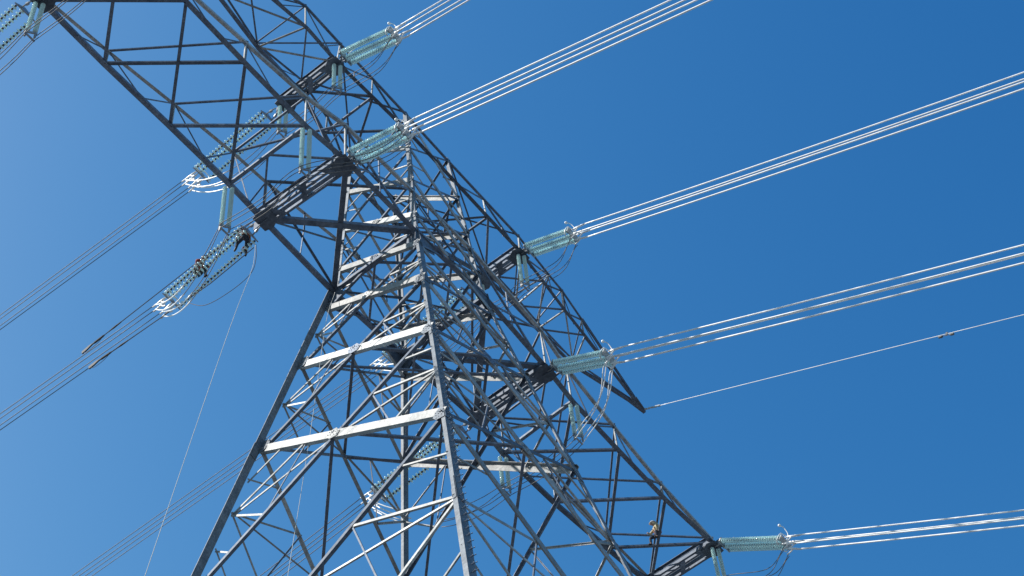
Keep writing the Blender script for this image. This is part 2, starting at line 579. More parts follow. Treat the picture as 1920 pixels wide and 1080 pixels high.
def cross_beam(p0, p1, width=.66, drop=.12):
    """heavy built-up beam across the arm: parallel angles, batten plates, end gussets"""
    a, b = W(p0), W(p1)
    d = (b - a).normalized()
    s = d.cross(Vector((0, 0, 1))).normalized()          # points to -x when d runs towards -y
    bm = bmesh.new()
    for k, i in enumerate((-1, -.34, .34, 1)):
        o = s * i * width / 2 + Vector((0, 0, -drop))
        angle(bm, a + o, b + o, .11, DN, 1, .20, off=0.002 * k)
    for k, i in enumerate((-1, 1)):
        o = s * i * width / 2 + Vector((0, 0, -drop + .5))
        angle(bm, a + o, b + o, .12, Vector((0, 0, 1)), i, .15, off=0.002 * k)
    beam = part('cross_beam', bm, STEEL_D)
    n_ = max(3, int((b - a).length / 1.3))
    for k in range(n_):
        c = lerp(a, b, (k + .5) / n_)
        bm = bmesh.new()
        e = Vector((0, 0, -drop - .017))
        for i in (-1, 1):
            o = s * i * (width / 2 - .09)
            plate(bm, [c + o - d * .16 + e, c + o + d * .16 + e, c + o + d * .16 - e * .2, c + o - d * .16 - e * .2], s, .02)
        sh = .22 if k % 2 else -.22
        plate(bm, [c - s * width / 2 - d * (.14 + sh) + e, c + s * width / 2 - d * (.14 - sh) + e, c + s * width / 2 + d * (.14 + sh) + e, c - s * width / 2 + d * (.14 - sh) + e], Vector((0, 0, 1)), .02)
        part('batten', bm, STEEL_D, beam)
    for c, sg in ((a, 1), (b, -1)):
        bm = bmesh.new()
        e = Vector((0, 0, -drop - .05))
        plate(bm, [c - s * .42 + e - d * sg * .2, c + s * .38 + e - d * sg * .22, c + s * .46 + e + d * sg * .2, c + s * .25 + e + d * sg * .62, c - s * .3 + e + d * sg * .62, c - s * .5 + e + d * sg * .2], Vector((0, 0, 1)), .03)
        plate(bm, [c - d * sg * .45 + e + Vector((0, 0, -.25)), c + d * sg * .4 + e + Vector((0, 0, -.016)), c + d * sg * .4 + Vector((0, 0, .2)), c - d * sg * .45 + Vector((0, 0, .2))], s, .04)
        part('gusset_plate', bm, GUSSET, beam)
    return beam


cross_beam(L[4], R[4])
cross_beam(L[7], R[7])
cross_beam(L[11], R[11])
cross_beam(L[0], R[0])

# ------------------------------------------------------------------ upper cross arm with earth wire peaks
tipR = Vector((.951, 0, .589))
tipL = Vector((-.951, 0, .589))
P2L, P2R = on_z(563, 172, Z2), on_z(633, 118, Z2)
P3L, P3R = on_z(911, 519, Z2), on_z(977, 474, Z2)
P2X, P3X = on_z(532, 196, Z2), on_z(899, 529, Z2)      # the beams run on past the left chord
UR = [tipL, lerp(on_z(575, 52, Z2), tipL, .66), lerp(on_z(575, 52, Z2), tipL, .33), on_z(575, 52, Z2), P2R, leg('B', .525), leg('C', .525), P3R,
      on_z(1020, 530, .572), on_z(1060, 583, .577), on_z(1098, 631, .582), tipR]
UL = [tipL, lerp(on_z(483, 90, Z2), tipL, .66), lerp(on_z(483, 90, Z2), tipL, .33), on_z(483, 90, Z2), P2L, leg('A', .515), leg('D', .515), P3L,
      on_z(967, 575, .572), on_z(1008, 619, .577), on_z(1075, 686, .582), tipR]
tt = [.60, .612, .625, ZT, ZT, ZT, ZT, ZT, .622, .614, .607, .60]
URT = [tipL + Vector((0, 0, .012)), lerp(UR[1], up(UR[1], tt[1]), 1), up(UR[2], tt[2]), on_z(575, 11, .645), on_z(640, 82, .64), TOP['B'], TOP['C'], on_z(974, 443, ZT),
       on_z(1030, 514, .622), on_z(1055, 544, .617), on_z(1092, 598, .609), tipR + Vector((0, 0, .012))]
ULT = [tipL + Vector((0, 0, .012)), up(UL[1], tt[1]), up(UL[2], tt[2]), on_z(480, 82, .607), up(P2L, .625), TOP['A'], TOP['D'], up(P3L, ZT)] + \
      [up(UL[k], tt[k]) for k in (8, 9, 10)] + [tipR + Vector((0, 0, .012))]


for nodes, w, n, sd, nm, m_ in ((UR, .25, DN, -1, 'bottom_chord', STEEL_D), (UL, .24, DN, 1, 'bottom_chord', STEEL_D), (URT, .17, OUTR, -1, 'top_chord', STEEL_D), (ULT, .17, OUTL, 1, 'top_chord', STEEL_D)):
    chord(nm, nodes[:4 + 1], w, n, sd, m_)
    chord(nm, nodes[4:8], w, n, sd, m_)
    chord(nm, nodes[7:], w * .85, n, sd, m_)
seg = [(0, 1), (1, 2), (2, 3), (3, 4), (11, 10), (10, 9), (9, 8), (8, 7)]
for i0, i1 in seg:
    wd = .10
    one('floor_brace', UL[i0], UR[i1], wd, DN, 1, STEEL, off=-.05)
    one('floor_brace', UR[i0], UL[i1], wd, DN, -1, STEEL_D, off=-.08)
    if i0 not in (0, 11): one('floor_brace', UL[i0], UR[i0], wd, DN, 1, STEEL, off=-.065)
    one('roof_brace', ULT[i0], URT[i1], .08, DN, 1, STEEL_D, off=-.05)
    if i0 not in (0, 11): one('roof_brace', ULT[i0], URT[i0], .08, DN, 1, STEEL_D, off=-.07)
    for B_, T_, n in ((UL, ULT, OUTL), (UR, URT, OUTR)):
        one('side_post', B_[i1], T_[i1], .09, n, 1, STEEL, off=-.04)
        one('side_brace', T_[i0], B_[i1], .09, n, 1, STEEL_D, off=-.05)
        one('side_brace', lerp(B_[i0], B_[i1], .5), T_[i1], .06, n, 1, STEEL_D, off=-.07)
for i4, i5 in ((4, 5), (7, 6)):
    for B_, T_, n in ((UL, ULT, OUTL), (UR, URT, OUTR)):
        mb, mt = lerp(B_[i4], B_[i5], .5), lerp(T_[i4], T_[i5], .5)
        one('side_brace', B_[i4], mt, .12, n, 1, STEEL_D, off=-.05)
        one('side_brace', mt, B_[i5], .12, n, -1, STEEL_D, off=-.055)
        one('side_brace', mb, mt, .09, n, 1, STEEL, off=-.07)
        one('side_brace', lerp(B_[i4], B_[i5], .25), lerp(B_[i4], mt, .5), .07, n, 1, STEEL_D, off=-.075)
    mL, mR = lerp(UL[i4], UL[i5], .5), lerp(UR[i4], UR[i5], .5)
    one('floor_brace', mL, mR, .14, DN, 1, STEEL_D, off=-.05)
    one('floor_brace', UL[i4], mR, .14, DN, 1, STEEL_D, off=-.07)
    one('floor_brace', mR, UL[i5], .14, DN, 1, STEEL_D, off=-.09)
    one('floor_brace', mL, UR[i5], .14, DN, 1, STEEL_D, off=-.11)
    one('roof_brace', ULT[i4], URT[i5], .1, DN, 1, STEEL_D, off=-.06)
    one('roof_brace', URT[i4], ULT[i5], .1, DN, 1, STEEL_D, off=-.09)
cross_beam(P2X, P2R, .58)
cross_beam(P3X, P3R, .58)
for T_ in (tipR, tipL):
    bm = bmesh.new()
    c = W(T_)
    sg = 1 if T_.x > 0 else -1
    plate(bm, [c + Vector((-.9 * sg, 0, -.02)), c + Vector((.25 * sg, 0, -.1)), c + Vector((.3 * sg, 0, .2)), c + Vector((-.8 * sg, 0, .3))], Vector((0, 1, 0)), .16)
    plate(bm, [c + Vector((-.8 * sg, -.26, .01)), c + Vector((.2 * sg, -.12, .01)), c + Vector((.2 * sg, .12, .01)), c + Vector((-.8 * sg, .26, .01))], Vector((0, 0, 1)), .03)
    part('peak_plate', bm, GUSSET)


# ------------------------------------------------------------------ insulators
def string_mesh(length, pitch, rdisc, name, cap=None):
    """a cap-and-pin glass string along +x, cap and glass in one mesh with two materials"""
    bm = bmesh.new()
    n = max(2, int(length / pitch))
    N = 12
    prof = [(0.0, .045), (.035, .055), (.05, .05), (.058, rdisc * .55), (.085, rdisc), (.10, rdisc * .985), (.092, rdisc * .7), (.10, rdisc * .42), (.088, rdisc * .3), (.10, .02), (pitch, .02)]
    sc = pitch / .146
    prof = [(x * (sc if x < pitch else 1), r) for x, r in prof]
    for i in range(n):
        x0 = i * pitch
        rings = [[bm.verts.new((x0 + x, r * math.cos(2 * math.pi * k / N), r * math.sin(2 * math.pi * k / N))) for k in range(N)] for x, r in prof]
        for j in range(len(rings) - 1):
            for k in range(N):
                f = bm.faces.new((rings[j][k], rings[j + 1][k], rings[j + 1][(k + 1) % N], rings[j][(k + 1) % N]))
                f.material_index = 1 if (j < 2 or j > 7) else 0
                f.smooth = True
    bmesh.ops.recalc_face_normals(bm, faces=bm.faces)
    me = bpy.data.meshes.new(name)
    bm.to_mesh(me)
    bm.free()
    me.materials.append(GLASS)
    me.materials.append(cap or CAP)
    return me, n * pitch


def place_string(me, p, d, parent):
    o = bpy.data.objects.new('insulator_string', me)
    C.objects.link(o)
    o.parent = parent
    o.matrix_parent_inverse = Matrix.Translation(parent.location).inverted()
    o.matrix_basis = Matrix.Translation(p) @ d.to_track_quat('X', 'Z').to_matrix().to_4x4()
    return o


def frame(d):
    s = Vector((1, 0, 0))
    s = (s - d * s.dot(d)).normalized()
    u = s.cross(d)
    if u.z < 0: u = -u
    return s, u


BUNDLE = ((-.225, .225), (.225, .225), (.225, -.225), (-.225, -.225))


def insulator_set(a, b, label, tri, group, pitch, rdisc, link_len, horn, bright):
    """three parallel strings from the arm point a to the yoke at b (world metres)"""
    d = (b - a).normalized()
    total = (b - a).length
    s, u = frame(d)
    root = empty('insulator_set', a, label, 'insulator', group)
    L0 = link_len
    me, sl_ = string_mesh(total - L0 - .34, pitch, rdisc, 'insulator_string', CAP_ZINC if bright else CAP)
    y0 = a + d * L0
    # links from the arm to the first yoke
    for k, sg in enumerate((-1, 1)):
        bm = bmesh.new()
        tube(bm, [a + s * sg * .12, a + s * sg * .16 + d * L0 * .45, y0 + s * sg * .2], .035, 6)
        bar(bm, a + s * sg * .14 + d * L0 * .35, a + s * sg * .17 + d * L0 * .6, .10, .14, u)
        link('link', bm, FITTING, root)

    def yoke(c, flip):
        bm = bmesh.new()
        ps = [c + s * x + u * y - d * flip * .0 for x, y in tri]
        hull = sorted(tri, key=lambda q: math.atan2(q[1] - sum(t[1] for t in tri) / 3, q[0] - sum(t[0] for t in tri) / 3))
        cx, cy = sum(t[0] for t in tri) / 3, sum(t[1] for t in tri) / 3
        if max(t[1] for t in tri) - min(t[1] for t in tri) < .12:
            hull = [(tri[0][0] - .1, -.13), (tri[2][0] + .1, -.13), (tri[2][0] + .1, .13), (tri[0][0] - .1, .13)]
        else:
            hull = [(cx + (x - cx) * 1.3, cy + (y - cy) * 1.3) for x, y in hull]
        plate(bm, [c + s * x + u * y for x, y in hull], d, .05)
        return link('yoke_plate', bm, FITTING, root)
    yoke(y0, 1)
    for k, (x, y) in enumerate(tri):
        stag = 0.0
        place_string(me, y0 + d * (.05 + stag) + s * x + u * y, d, root)
    y1 = y0 + d * (sl_ + .08)
    yoke(y1, -1)
    # arcing horns
    if horn:
        bm = bmesh.new()
        tube(bm, spline([y1 + u * .1, y1 + u * .45 - d * .05, y1 + u * .75 - d * .35 - s * .15, y1 + u * .8 - d * .55 - s * .25], 5), .022, 6)
        bmesh.ops.create_icosphere(bm, subdivisions=2, radius=.075, matrix=Matrix.Translation(y1 + u * .8 - d * .55 - s * .25))
        link('arcing_horn', bm, ALU_LIT, root, True)
        bm = bmesh.new()
        tube(bm, spline([y0 + u * .05, y0 + u * .3 + d * .1, y0 + u * .42 + d * .38], 5), .02, 6)
        link('arcing_horn', bm, ALU_LIT, root, True)
    # grading ring / loop at the live end
    bm = bmesh.new()
    rr = .36
    pts = [y1 - d * .12 + (s * math.cos(t) + u * math.sin(t)) * rr * (1.25 if abs(math.cos(t)) > .7 else 1) for t in [math.pi * (k / 14) * 1.7 - 1.3 for k in range(15)]]
    tube(bm, pts, .028, 6)
    link('grading_ring', bm, ALU_LIT, root, True)
    # four dead-end clamps
    ends = []
    for k, (x, y) in enumerate(BUNDLE):
        bm = bmesh.new()
        c0 = y1 + d * .03 + s * x * .8 + u * y * .8
        c1 = b + d * .55 + s * x + u * y
        tube(bm, [c0, lerp(c0, c1, .3), c1], [.03, .055, .04], 8)
        # jumper terminal pad turning down
        tube(bm, spline([lerp(c0, c1, .45), lerp(c0, c1, .35) - u * .2, lerp(c0, c1, .25) - u * .34 - d * .05], 4), .035, 6)
        link('dead_end_clamp', bm, ALU_LIT, root, True)
        ends.append(c1)
    return root, ends, y1, d, s, u


PH = [  # name, right attach node, right start px, right end px, wire px, left attach px, left end px, left wire px
    ('outermost left', R[0], None, None, None, (66, 4), (-115, 164), (-500, 445)),
    ('inner left', R[4], (655, 299), (770, 241), (1303, 0), (485, 420), (312, 571), (0, 790)),
    ('upper left', P2R, (640, 112), (748, 62), (853, 0), (520, 206), (364, 337), (0, 604)),
    ('upper right', P3R, (984, 472), (1084, 437), (1920, 160), (892, 536), (716, 682), (150, 1082)),
    ('inner right', R[7], (1036, 691), (1152, 668), (1920, 483), (885, 793), (700, 932), (512, 1077)),
    ('outermost right', R[11], (1350, 1022), (1484, 1017), (1920, 973), (1230, 1092), (1040, 1236), (700, 1490)),
]
TRI_R = ((-.34, .0), (.0, -.05), (.34, .0))
TRI_L = ((-.42, -.10), (-.02, .24), (.42, -.10))
SET_LBL_R = {
    'outermost left': 'glass insulator set on the near side of the arm tip at the top left corner',
    'inner left': 'three-string glass insulator set crossing in front of the pylon body left of centre',
    'upper left': 'topmost bright glass insulator set near the top edge, right of the upper cross arm',
    'upper right': 'bright glass insulator set at middle right, above the earth wire peak',
    'inner right': 'pale blue glass insulator set just above the pointed earth wire peak',
    'outermost right': 'glass insulator set pulling from the lower right tip of the wide arm',
}
SET_LBL_L = {
    'outermost left': 'beaded insulator set cut by the left edge at the top left corner',
    'inner left': 'beaded insulator set that two line workers are sitting on',
    'upper left': 'beaded twin-row insulator set above the workers, seen through the left arm',
    'upper right': 'beaded insulator set seen behind the pylon waist near the middle',
    'inner right': 'beaded insulator set seen through the lower pylon body behind the near leg',
    'outermost right': 'beaded insulator set on the far side of the lower right arm tip',
}
WIRE_LBL_R = {
    'outermost left': 'conductor of the bundle leaving the top left arm tip towards the viewer',
    'inner left': 'bright conductor of the four-wire bundle crossing the top edge right of the pylon',
    'upper left': 'bright conductor of the short uppermost bundle at the top edge',
    'upper right': 'bright conductor of the upper bundle running to the right edge',
    'inner right': 'bright conductor of the middle bundle at the right edge, above the single earth wire',
    'outermost right': 'bright conductor of the lowest bundle at the lower right',
}
WIRE_LBL_L = {
    'outermost left': 'thin dark conductor at the far top left corner beyond the arm tip',
    'inner left': 'thin dark conductor running down left from the insulators with the workers',
    'upper left': 'thin dark conductor in the higher bundle at the left edge, above the workers',
    'upper right': 'thin dark conductor passing behind the lower left leg to the bottom edge',
    'inner right': 'thin dark conductor low inside the pylon base, behind the bracing',
    'outermost right': 'thin dark conductor below the lower right arm tip, on the far side',
}
JUMP_LBL = {
    'outermost left': 'slack jumper cable under the arm tip at the top left corner',
    'inner left': 'slack jumper cable looping under the left arm to the workers\' insulators',
    'upper left': 'slack jumper cable hanging under the left half of the upper cross arm',
    'upper right': 'slack jumper cable hanging under the right half of the upper cross arm',
    'inner right': 'pale jumper cable looping down beside the right leg under the wide arm',
    'outermost right': 'slack jumper cable hanging below the lower right arm tip',
}
G_SET_R, G_SET_L = 'insulator sets on the near side of the arms', 'insulator sets on the far side of the arms'


def wire(name, pts, r, m, label, cat, group):
    bm = bmesh.new()
    tube(bm, pts, r, 8)
    o = link(name, bm, m, None, True)
    return tag(o, label, cat, group)


def seg_wire(a, dirv, length, sag, n=24):
    out = []
    for k in range(n + 1):
        t = length * (k / n) ** 1.6
        out.append(a + dirv * t + Vector((0, 0, sag * t * t)))
    return out


ANCHOR = {}
for name, ra, rs, re_, rw, ls, le, lw in PH:
    # ---- near side: runs down towards the viewer on the right
    if rs is None:
        s0 = W(ra) + Vector((0, -.3, -.15))
        e0 = s0 + Vector((0, -3.2, -1.35))
        wdir = Vector((0, -.89, -.45)).normalized()
    else:
        x = ra.x
        s0, e0 = W(on_x(*rs, x)), W(on_x(*re_, x))
        wdir = (W(on_x(*rw, x)) - e0).normalized()
    # start at the beam itself
    root, ends, y1, d, s, u = insulator_set(s0, e0, SET_LBL_R[name], TRI_R, G_SET_R, .146, .14, .32, True, True)
    ANCHOR[name, 'R'] = (y1, d, s, u)
    ANCHOR[name, 'root'] = root
    if rs is not None:
        bm = bmesh.new()
        tube(bm, [W(ra) + Vector((0, 0, -.15)), s0], .07, 6)
        link('link', bm, FITTING, root)
    s2, u2 = frame(wdir)
    for k, e in enumerate(ends):
        wire('conductor', seg_wire(e - d * .3, wdir, 150, .0006), .035 + .002 * (k % 3), ALU_LIT, WIRE_LBL_R[name], 'conductor', 'conductors of the ' + name + ' bundle, near side')
    # ---- far side
    x = ra.x
    s0, e0 = W(on_x(*ls, x)), W(on_x(*le, x))
    wdir = (W(on_x(*lw, x)) - e0).normalized()
    root, ends, y1, d, s, u = insulator_set(s0, e0, SET_LBL_L[name], TRI_L, G_SET_L, .19, .135, .55, False, False)
    ANCHOR[name, 'L'] = (root, ends)
    for k, e in enumerate(ends):
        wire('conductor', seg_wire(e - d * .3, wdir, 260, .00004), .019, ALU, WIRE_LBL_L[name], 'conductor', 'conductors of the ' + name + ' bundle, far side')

# ---- vertical support strings that carry the jumpers
SUP = {  # phase: near side node, length, far side node, length (tower units), labels
    'outermost left': (R[0], .15, L[0], .165),
    'inner left': (R[3], .205, L[3], .19),
    'upper left': (P2R, .15, P2X, .155),
    'upper right': (P3R, .165, P3X, .155),
    'inner right': (R[8], .15, L[8], .145),
    'outermost right': (R[11], .15, L[11], .15),
}
SUP_LBL = {
    ('outermost left', 0): 'hanging double insulator at the out-of-frame near corner of the top left arm tip',
    ('outermost left', 1): 'hanging double glass insulator at the arm tip in the top left corner',
    ('inner left', 0): 'long hanging double glass insulator in the middle of the left arm',
    ('inner left', 1): 'hanging double glass insulator directly above the seated workers',
    ('upper left', 0): 'hanging double glass insulator below the topmost beam of the upper arm',
    ('upper left', 1): 'hanging double insulator half hidden behind the left arm',
    ('upper right', 0): 'hanging double glass insulator below the right hand beam of the upper arm',
    ('upper right', 1): 'hanging double insulator hidden behind the right side of the pylon body',
    ('inner right', 0): 'hanging double glass insulator where the pale jumper loops, right of the leg',
    ('inner right', 1): 'small hanging double insulator seen through the lower right of the pylon body',
    ('outermost right', 0): 'hanging double glass insulator under the lower right arm tip',
    ('outermost right', 1): 'hanging double insulator on the far corner of the lower right arm tip',
}
for name, (n0, l0, n1, l1) in SUP.items():
    bots = []
    for i, (nd, ln) in enumerate(((n0, l0), (n1, l1))):
        a = W(nd) + Vector((0, 0, -.22))
        ln_ = ln * S - .45
        root = empty('jumper_insulator', a, SUP_LBL[name, i], 'insulator', 'hanging insulators that hold the jumper cables')
        me, sl_ = string_mesh(ln_ - .3, .105, .10, 'insulator_string', CAP_ZINC)
        for sg in (-1, 1):
            bm = bmesh.new()
            q = a + Vector((0, .02, 0)) + Vector((.115 * sg, -.09 * sg, 0))
            tube(bm, [a + Vector((.08 * sg, -.06 * sg, .14)), q + Vector((0, 0, -.04))], .03, 6)
            link('link', bm, FITTING, root)
            place_string(me, q, Vector((0, 0, -1)), root)
        bm = bmesh.new()
        c = a + Vector((0, .02, -sl_ - .08))
        bar(bm, c + Vector((-.2, .15, 0)), c + Vector((.2, -.15, 0)), .05, .13)
        for sg in (-1, 1):
            bar(bm, c + Vector((.15 * sg, -.11 * sg, .05)), c + Vector((.15 * sg, -.11 * sg, -.38)), .07, .07)
        bar(bm, c + Vector((-.26, .0, -.38)), c + Vector((.26, -.0, -.38)), .05, .09)
        link('jumper_clamp', bm, FITTING, root)
        bots.append(c + Vector((0, 0, -.22)))
    yR, dR, sR, uR = ANCHOR[name, 'R']
    rootL, endsL = ANCHOR[name, 'L']
    dL = (endsL[0] - bots[1]).normalized()
    for k, (bx, by) in enumerate(BUNDLE):
        o = Vector((bx, 0, by * .8))
        pR = yR + dR * .35 + sR * bx + uR * (by - .38)
        b0, b1 = bots[0] + o, bots[1] + o
        mid = lerp(b0, b1, .5) + Vector((0, 0, -.35))
        q0 = lerp(pR, b0, .35) + Vector((0, 0, -1.0))
        # stout tail with sunlight in its colour, then the thin cable over both hanging insulators
        e = endsL[k] - dL * .25
        sag = 1.5 + .12 * k
        hang = [lerp(e, b1, t) + Vector((0, 0, -sag * 4 * t * (1 - t))) for t in [i / 14 for i in range(15)]]
        bm = bmesh.new()
        tube(bm, hang[:8 if 'left' in name else 5], .029, 8)
        link('jumper_tail', bm, ALU_LIT, rootL, True)
        if name == 'inner right':
            bm = bmesh.new()
            tube(bm, spline([pR, pR - dR * .25 + Vector((0, 0, -.28)), q0, b0], 8), .023, 8)
            link('jumper_tail', bm, ALU_LIT, ANCHOR[name, 'root'], True)
        pts = spline([pR, pR - dR * .25 + Vector((0, 0, -.28)), q0, b0, mid, b1], 8) + hang[12:6:-1]
        if name == 'inner right': pts = pts[24:]
        wire('jumper_cable', pts, .017, ALU, JUMP_LBL[name], 'jumper cable', 'jumper cables of the ' + name + ' phase')

# ------------------------------------------------------------------ earth wire on the right peak
ea = on_x(1206, 768, .951)
eb = on_x(1920, 590, .951)
A_, B_ = W(ea), W(eb)
d = (B_ - A_).normalized()
root = empty('earth_wire', A_, 'single thin earth wire running from the pointed peak to the right edge', 'earth wire')
bm = bmesh.new()
tube(bm, [A_ + d * 1.0] + seg_wire(A_ + d * 1.6, d, 150, .0), .018, 8)
link('strand', bm, ALU_LIT, root, True)
bm = bmesh.new()
for k in range(5):
    c = A_ + d * (.1 + .22 * k)
    bar(bm, c, c + d * .17, .06 if k % 2 else .1, .1 if k % 2 else .05)
link('strain_link', bm, FITTING, root)
bm = bmesh.new()
c = W(on_x(1775, 626, .951))
u_ = frame(d)[1]
bar(bm, c - d * .05, c + d * .05, .06, .16, u_)
tube(bm, [c - d * .3 - u_ * .1, c + d * .3 - u_ * .1], .014, 6)
for sg in (-1, 1):
    tube(bm, [c + d * sg * .2 - u_ * .1, c + d * sg * .26 - u_ * .1, c + d * sg * .4 - u_ * .1], [.05, .07, .065], 8)
link('vibration_damper', bm, ALU, root)

# ------------------------------------------------------------------ working ropes round the left insulators
XW = R[4].x
wire('hand_line', spline([W(on_y(479, 460, .13)), W(on_y(477, 482, .13)), W(on_y(470, 512, .13)), W(on_y(432, 612, .13)), W(on_y(362, 815, .13)), W(on_y(270, 1085, .13)), W(on_y(80, 1640, .13))], 8), .011, ROPE,
     'thin pale rope hanging from the workers\' insulators to the bottom edge left of the pylon', 'rope', None)
wire('hand_line', spline([W(on_y(628, 548, .10)), W(on_y(611, 606, .10)), W(on_y(588, 770, .10)), W(on_y(562, 940, .10)), W(on_y(538, 1090, .10)), W(on_y(480, 1460, .10))], 8), .010, ROPE,
     'thin pale rope hanging inside the left leg of the pylon', 'rope', None)
wire('sling_rope', spline([W(on_x(352, 568, XW)), W(on_x(385, 572, XW)), W(on_x(432, 546, XW)), W(on_x(470, 513, XW)), W(on_x(480, 484, XW)), W(on_x(480, 458, XW))], 8), .014, ROPE_D,
     'dark slack rope drooping below the workers\' insulators', 'rope', None)
for (p, q, lb) in ((((486, 406), (371, 491), (155, 660)), None, 'upper dark pulling rope stretched above the workers\' insulators'),
                   (((476, 464), (395, 531), (168, 688)), None, 'lower dark pulling rope stretched below the workers\' insulators')):
    ps = [W(on_x(*px, XW)) for px in p]
    d = (ps[2] - ps[1]).normalized()
    root = empty('pulling_tackle', ps[2], lb, 'pulling rope', 'pulling ropes beside the workers')
    bm = bmesh.new()
    tube(bm, [ps[0], ps[1], ps[2] - d * 1.3], .022, 6)
    link('rope', bm, ROPE_D, root)
    bm = bmesh.new()
    tube(bm, [ps[2] - d * 1.35, ps[2] - d * 1.2, ps[2] - d * .75, ps[2] - d * .6], [.02, .05, .055, .025], 8)
    plate(bm, [ps[2] - d * .65 + Vector((0, 0, .03)), ps[2] - d * .4 + Vector((0, 0, .1)), ps[2] + d * .05 + Vector((0, 0, .04)), ps[2] + Vector((0, 0, -.16)), ps[2] - d * .3 + Vector((0, 0, -.12))], Vector((1, 0, 0)), .06)
    tube(bm, spline([ps[2] - d * 1.3, ps[2] - d * .9 + Vector((0, 0, -.25)), ps[2] - d * .35 + Vector((0, 0, -.3)), ps[2] - d * .05 + Vector((0, 0, -.1))], 6), .012, 6)
    tube(bm, [ps[2] - d * 2.3, ps[2] - d * 1.9, ps[2] - d * 1.5], [.03, .045, .02], 8)
    link('wire_grip', bm, ROPE_D, root)


# ------------------------------------------------------------------ line workers
def skin_obj(name, verts, edges, radii, m, parent, rootv=0, sub=1):
    me = bpy.data.meshes.new(name)
    me.from_pydata([tuple(v) for v in verts], edges, [])
    o = bpy.data.objects.new(name, me)
    C.objects.link(o)
    me.materials.append(m)
    md = o.modifiers.new('skin', 'SKIN')
    for i, r in enumerate(radii):
        r2 = r if isinstance(r, tuple) else (r, r)
        me.skin_vertices[0].data[i].radius = r2
        me.skin_vertices[0].data[i].use_root = (i == rootv)
    md.use_smooth_shade = True
    sb = o.modifiers.new('sub', 'SUBSURF')
    sb.levels = sub
    sb.render_levels = sub
    if parent is not None:
        o.parent = parent
    return o


